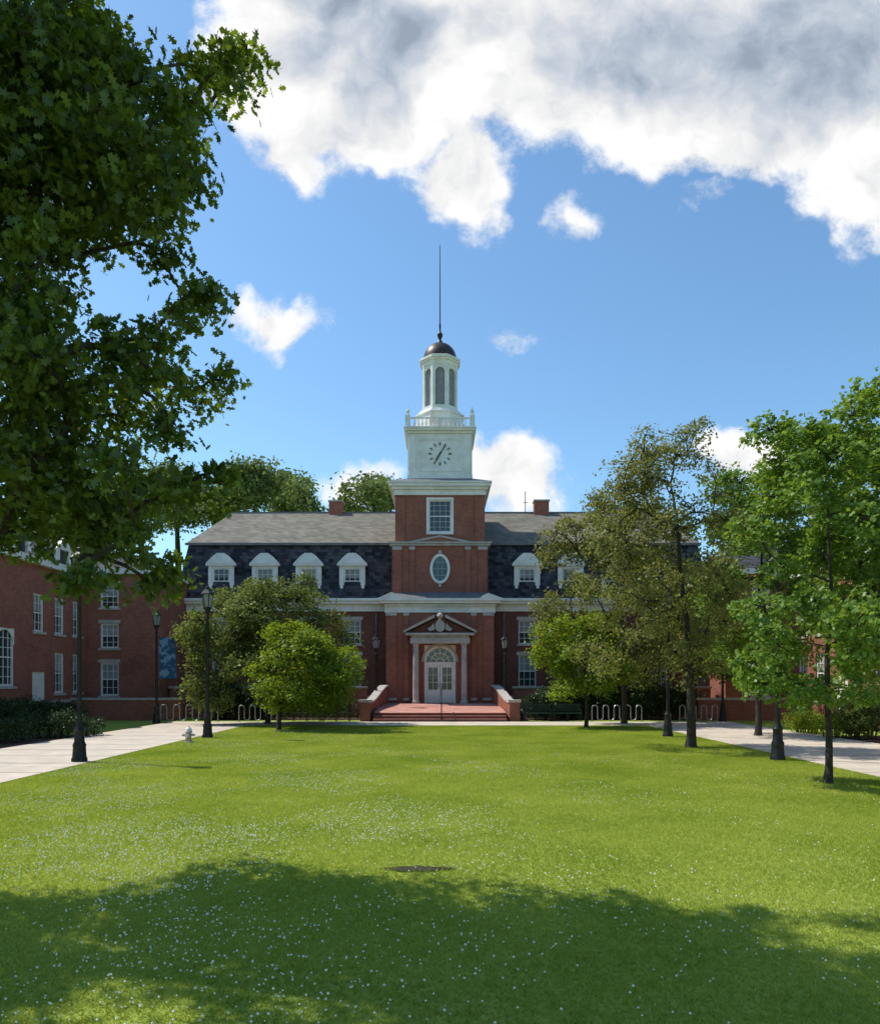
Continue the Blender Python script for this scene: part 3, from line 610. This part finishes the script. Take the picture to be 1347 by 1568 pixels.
for sx in (-1,1):
    n=8; L=[]
    for i in range(n+1):
        t=i/n; x=3.9-.6*t; y=39.6+t*5.1; z=.95+.85*(t*t*(3-2*t)); L.append((x,y,z))
    for i in range(n):
        (x0,ya,z0),(x1,yb_,z1)=L[i],L[i+1]
        for P_,o,zb0,zb1,zt0,zt1 in ((BW,.0,0,0,z0,z1),(CP,.06,z0+.002,z1+.002,z0+.1,z1+.1)):
            a0,a1=sx*(x0-.17-o),sx*(x0+.17+o); c0,c1=sx*(x1-.17-o),sx*(x1+.17+o)
            P_.add([(a0,ya,zb0),(a1,ya,zb0),(a1,ya,zt0),(a0,ya,zt0),(c0,yb_,zb1),(c1,yb_,zb1),(c1,yb_,zt1),(c0,yb_,zt1)],[(0,1,2,3),(3,2,6,7),(1,5,6,2),(4,0,3,7)]+([(4,7,6,5)] if i==n-1 else []))
    BW.box(sx*3.95-.27,sx*3.95+.27,39.1,39.62,0,1.0); CP.box(sx*3.95-.33,sx*3.95+.33,39.04,39.68,1.002,1.14)
for P_ in (PV,RS,CP,BW): P_.done()
for sx in (-1,1):
    e=empty('brick_garden_wall'); P=Part('wall',BRICK,e); a,b_=sorted((sx*4.3,sx*15.8)); P.box(a,b_,43.2,43.5,0,1.7); C_=Part('coping',STONE,e); C_.box(a-.05,b_+.05,43.12,43.58,1.702,1.82); P.done(); C_.done()
    e=empty('brick_garden_wall'); P=Part('wall',BRICK,e); a,b_=sorted((sx*14.0,sx*19.9)); P.box(a,b_,40.0,40.3,0,1.1); C_=Part('coping',STONE,e); C_.box(a-.05,b_,39.92,40.38,1.102,1.22); P.done(); C_.done()
# centre handrail
e=empty('stair_handrail'); P=Part('rail',BLACK,e); x=.08
P.tube([(x,38.7,.15),(x,38.7,1.05),(x,38.85,1.15),(x,39.5,1.4),(x,39.9,1.4),(x,39.9,.45)],.03,8); P.tube([(x,43.0,.68),(x,43.0,1.4),(x,43.9,1.72),(x,44.1,1.72),(x,44.1,.78)],.03,8)
P.lathe(x,38.7,[(.08,.15),(.08,.18),(.03,.2)],10); P.done(True)

# ------------------------------------------------------------------ lamps
def lamp(u,v,h=5.86,dd=None,x=None):
    d=dd or H*F/(v-HY); x=SX(u,d) if x is None else x; e=empty('street_lamp'); s=h/5.86
    P=Part('post',BLACK,e); P.lathe(x,d,[(.2,0),(.2,.1),(.175,.14),(.16,.4),(.17,.46),(.13,.55),(.12,.8),(.14,.86),(.08,.98),(.065,1.1),(.05,4.5*s),(.08,4.56*s),(.05,4.64*s),(.07,4.72*s),(.11,4.85*s),(.17,4.92*s)],16); P.done(True)
    z=4.92*s; G=Part('lantern_glass',LAMPG,e); G.lathe(x,d,[(.13,z),(.215,z+.5)],6); G.done()
    Q=Part('lantern_cage',BLACK,e); Q.lathe(x,d,[(.26,z+.5),(.27,z+.53),(.13,z+.68),(.09,z+.76),(.1,z+.79),(.03,z+.83),(.035,z+.88),(.005,z+.95)],6)
    for k in range(6):
        a=math.pi/3*k; Q.tube([(x+.135*math.cos(a),d+.135*math.sin(a),z-.01),(x+.22*math.cos(a),d+.22*math.sin(a),z+.51)],.016,5)
    Q.lathe(x,d,[(.15,z-.03),(.15,z+.03)],6); Q.done(); return e,x,d
lamp(122,1167); lamp(318,1130); le,lx,ld=lamp(240,1108); lamp(1190,1164); lamp(1022,1128); lamp(1106,1105)
lamp(0,0,4.75,42.6,SX(576,42.6)); lamp(0,0,4.75,42.6,SX(773,42.6))
# banner on the left lamp post
BMt,nt,b=newmat('banner_cloth'); f=ramp(nt,noise(nt,2.6,2),.52,.58); nt.links.new(mixcol(nt,f,(.012,.065,.14),(.12,.24,.34)),b.inputs['Base Color']); b.inputs['Roughness'].default_value=.8
e=empty('banner'); P=Part('cloth',BMt,e); n=8
for i in range(n):
    z0=2.25+i*.26; z1=z0+.26; w=lambda z:.03*math.sin(z*2.2)
    P.quad((lx+.14,ld-w(z0),z0),(lx+.98,ld-w(z0)*1.5,z0),(lx+.98,ld-w(z1)*1.5,z1),(lx+.14,ld-w(z1),z1))
P.done(); P=Part('arms',BLACK,e); P.tube([(lx,ld,2.24),(lx+1.05,ld,2.24)],.018,6); P.tube([(lx,ld,4.34),(lx+1.05,ld,4.34)],.018,6); P.done()

# ------------------------------------------------------------------ bike racks, benches, hydrant
def rack(u0,u1,v=1105,loops=5):
    d=H*F/(v-HY); x0,x1=SX(u0,d),SX(u1,d); e=empty('bike_rack'); P=Part('tube',GALV,e); w=(x1-x0)/(loops*2-1); pts=[(x0,d,0)]
    for i in range(loops*2-1):
        xa=x0+w*i; top=i%2==0; zc_=.72 if top else .22
        for k in range(9):
            t=math.pi*k/8; pts.append((xa+w/2-w/2*math.cos(t),d,zc_+(w/2)*math.sin(t)*(1 if top else -1)))
    pts.append((x1,d,0)); P.tube(pts,.03,7); P.lathe(x0,d,[(.08,0),(.08,.025)],10); P.lathe(x1,d,[(.08,0),(.08,.025)],10); P.done(True)
rack(246,334); rack(366,424,1105,4); rack(906,982); rack(1040,1098,1105,4)
def bench(x,y,w=1.75):
    e=empty('park_bench'); S=Part('seat',GREENM,e); L=Part('frame',BLACK,e)
    for i in range(5): S.box(x-w/2,x+w/2,y-.25+i*.1,y-.25+i*.1+.075,.43,.46)
    S.done(bevel=.005); S=Part('backrest',GREENM,e)
    for i in range(5):
        z=.52+i*.085; yy=y+.24+i*.02; S.box(x-w/2,x+w/2,yy,yy+.03,z,z+.065)
    S.done(bevel=.005)
    for sx in (-1,0,1):
        xx=x+sx*(w/2-.06); L.tube([(xx,y-.22,0),(xx,y-.22,.42),(xx,y+.2,.41),(xx,y+.3,0)],.022,6); L.tube([(xx,y+.22,.4),(xx,y+.35,.95)],.022,6)
        if sx: L.tube([(xx,y-.22,.42),(xx,y-.24,.64),(xx,y+.26,.66)],.02,6)
    L.done()
for u in (822,868,470,515): bench(SX(u,39.0),39.0,1.5)
d=H*F/(1137-HY); x=SX(289,d); e=empty('fire_hydrant'); P=Part('barrel',REDP,e)
P.lathe(x,d,[(.15,0),(.15,.04),(.1,.05),(.095,.34),(.13,.35),(.13,.38),(.11,.4)],16)
for a in (0,math.pi): 
    c,s=math.cos(a),math.sin(a); P.tube([(x+c*.08,d,.27),(x+c*.19,d,.27)],.045,10)
P.tube([(x,d-.08,.25),(x,d-.18,.25)],.06,10); P.done(True)
P=Part('bonnet',WHITE,e); P.lathe(x,d,[(.115,.4),(.11,.46),(.07,.52),(.03,.54),(.03,.58)],16)
for a in (0,math.pi): c=math.cos(a); P.tube([(x+c*.19,d,.27),(x+c*.22,d,.27)],.055,8)
P.tube([(x,d-.18,.25),(x,d-.21,.25)],.07,10); P.done(True)

# ------------------------------------------------------------------ light + sky
el=math.radians(54); az=math.radians(-70)
sd=Vector((math.sin(az)*math.cos(el),math.cos(az)*math.cos(el),math.sin(el)))
L=bpy.data.lights.new('sun','SUN'); L.energy=5.0; L.angle=math.radians(.53); L.color=(1,.95,.86)
lo=bpy.data.objects.new('sun',L); col.objects.link(lo); lo.rotation_euler=sd.to_track_quat('Z','Y').to_euler()
w=bpy.data.worlds.new('World'); scene.world=w; w.use_nodes=True; nt=w.node_tree; nt.nodes.clear()
def lk(s,v):
    if isinstance(v,bpy.types.NodeSocket): nt.links.new(v,s)
    else: s.default_value=v
def M_(op,a,b=None,c=None):
    n=N(nt,'ShaderNodeMath',operation=op); lk(n.inputs[0],a)
    if b is not None: lk(n.inputs[1],b)
    if c is not None: lk(n.inputs[2],c)
    return n.outputs[0]
def SS(x,a,b):
    n=N(nt,'ShaderNodeMapRange',interpolation_type='SMOOTHSTEP'); lk(n.inputs[0],x); n.inputs[1].default_value=a; n.inputs[2].default_value=b; return n.outputs[0]
out=N(nt,'ShaderNodeOutputWorld'); sky=N(nt,'ShaderNodeTexSky',sky_type='NISHITA'); sky.sun_disc=False; sky.sun_elevation=el; sky.sun_rotation=az
sky.air_density=1.0; sky.dust_density=.5; sky.ozone_density=1.5
bgs=N(nt,'ShaderNodeBackground'); bgs.inputs[1].default_value=.15
tn=N(nt,'ShaderNodeMix',data_type='RGBA',blend_type='MULTIPLY'); tn.inputs[0].default_value=1; nt.links.new(sky.outputs[0],tn.inputs[6]); tn.inputs[7].default_value=(.96,1.24,1.32,1)
nt.links.new(tn.outputs[2],bgs.inputs[0])
tc=N(nt,'ShaderNodeTexCoord'); sp_=N(nt,'ShaderNodeSeparateXYZ'); nt.links.new(tc.outputs['Generated'],sp_.inputs[0])
dy=M_('MAXIMUM',sp_.outputs[1],.08); U0=M_('DIVIDE',sp_.outputs[0],dy); V0=M_('DIVIDE',sp_.outputs[2],dy)
def nz(vec,scale,det,ro,colr=False):
    n=N(nt,'ShaderNodeTexNoise'); nt.links.new(vec,n.inputs['Vector']); n.inputs['Scale'].default_value=scale; n.inputs['Detail'].default_value=det; n.inputs['Roughness'].default_value=ro; return n.outputs['Color' if colr else 'Fac']
EL=[(545,60,240,215),(715,270,92,88),(1000,60,420,200),(1325,270,135,112),(1260,90,320,210),(430,0,130,110),(470,200,95,90),
(433,490,72,42),(775,523,38,20),(868,345,42,32),(1085,293,24,18),(785,715,105,72),(540,738,66,40),(1135,705,65,45)]
def comb(u,v):
    c=N(nt,'ShaderNodeCombineXYZ'); lk(c.inputs[0],u); lk(c.inputs[1],v); return c.outputs[0]
base=comb(U0,V0)
wc=nz(base,8,3,.55,True); ws=N(nt,'ShaderNodeSeparateXYZ'); nt.links.new(wc,ws.inputs[0])
uw=M_('ADD',U0,M_('MULTIPLY',M_('SUBTRACT',ws.outputs[0],.5),.10)); vw=M_('ADD',V0,M_('MULTIPLY',M_('SUBTRACT',ws.outputs[1],.5),.10))
f=None
for px,py,rx,ry in EL:
    a=M_('MULTIPLY_ADD',uw,F/rx,-(px-CX)/rx); b=M_('MULTIPLY_ADD',vw,F/ry,-(HY-py)/ry)
    r=M_('SQRT',M_('MULTIPLY_ADD',a,a,M_('MULTIPLY',b,b)))
    k=min(rx,ry)/100; g=M_('MULTIPLY_ADD',r,-k,k)
    f=g if f is None else (M_('SMOOTH_MAX',f,g,.12) if rx>80 else M_('MAXIMUM',f,g))
wbase=comb(uw,vw)
n1=nz(wbase,5.0,7,.58); n2=nz(comb(M_('ADD',uw,-.030),M_('ADD',vw,.038)),5.0,7,.58)
m1=nz(base,2.6,2,.5); w1=nz(base,20,7,.68)
# edge erosion: soft billows inside, wisps outside
fa=M_('ADD',f,M_('ADD',M_('MULTIPLY',M_('SUBTRACT',n1,.5),1.05),M_('MULTIPLY',M_('SUBTRACT',w1,.5),.75)))
alpha=M_('MULTIPLY',SS(fa,-.06,.30),SS(sp_.outputs[1],.1,.3))
thick=SS(M_('ADD',f,M_('MULTIPLY',M_('SUBTRACT',m1,.5),1.5)),.45,1.5)
rel=M_('MULTIPLY',M_('SUBTRACT',n1,n2),1.25)
val=M_('ADD',M_('SUBTRACT',.98,M_('MULTIPLY',thick,.40)),rel)
val=M_('ADD',val,M_('MULTIPLY',M_('SUBTRACT',w1,.5),.10))
val=M_('MINIMUM',M_('MAXIMUM',val,.42),1.04)
tint=N(nt,'ShaderNodeMix',data_type='RGBA'); lk(tint.inputs[0],SS(val,.4,.95)); tint.inputs[6].default_value=(.78,.93,1.16,1); tint.inputs[7].default_value=(1,1,1,1)
bgc=N(nt,'ShaderNodeBackground'); nt.links.new(tint.outputs[2],bgc.inputs[0]); nt.links.new(val,bgc.inputs[1])
mx=N(nt,'ShaderNodeMixShader'); nt.links.new(alpha,mx.inputs[0]); nt.links.new(bgs.outputs[0],mx.inputs[1]); nt.links.new(bgc.outputs[0],mx.inputs[2]); nt.links.new(mx.outputs[0],out.inputs[0])
try:
    w.cycles.sampling_method='MANUAL'; w.cycles.sample_map_resolution=256
except Exception: pass

cam=bpy.data.cameras.new('camera'); co=bpy.data.objects.new('camera',cam); col.objects.link(co); scene.camera=co
co.location=(0,0,H); co.rotation_euler=(math.radians(90),0,0); cam.sensor_fit='VERTICAL'; cam.sensor_height=36; cam.sensor_width=36; cam.lens=F/1568*36
cam.shift_y=(HY-784)/1568; cam.clip_end=4000; cam.clip_start=.05
scene.view_settings.view_transform='Standard'; scene.view_settings.look='None'; scene.view_settings.exposure=0
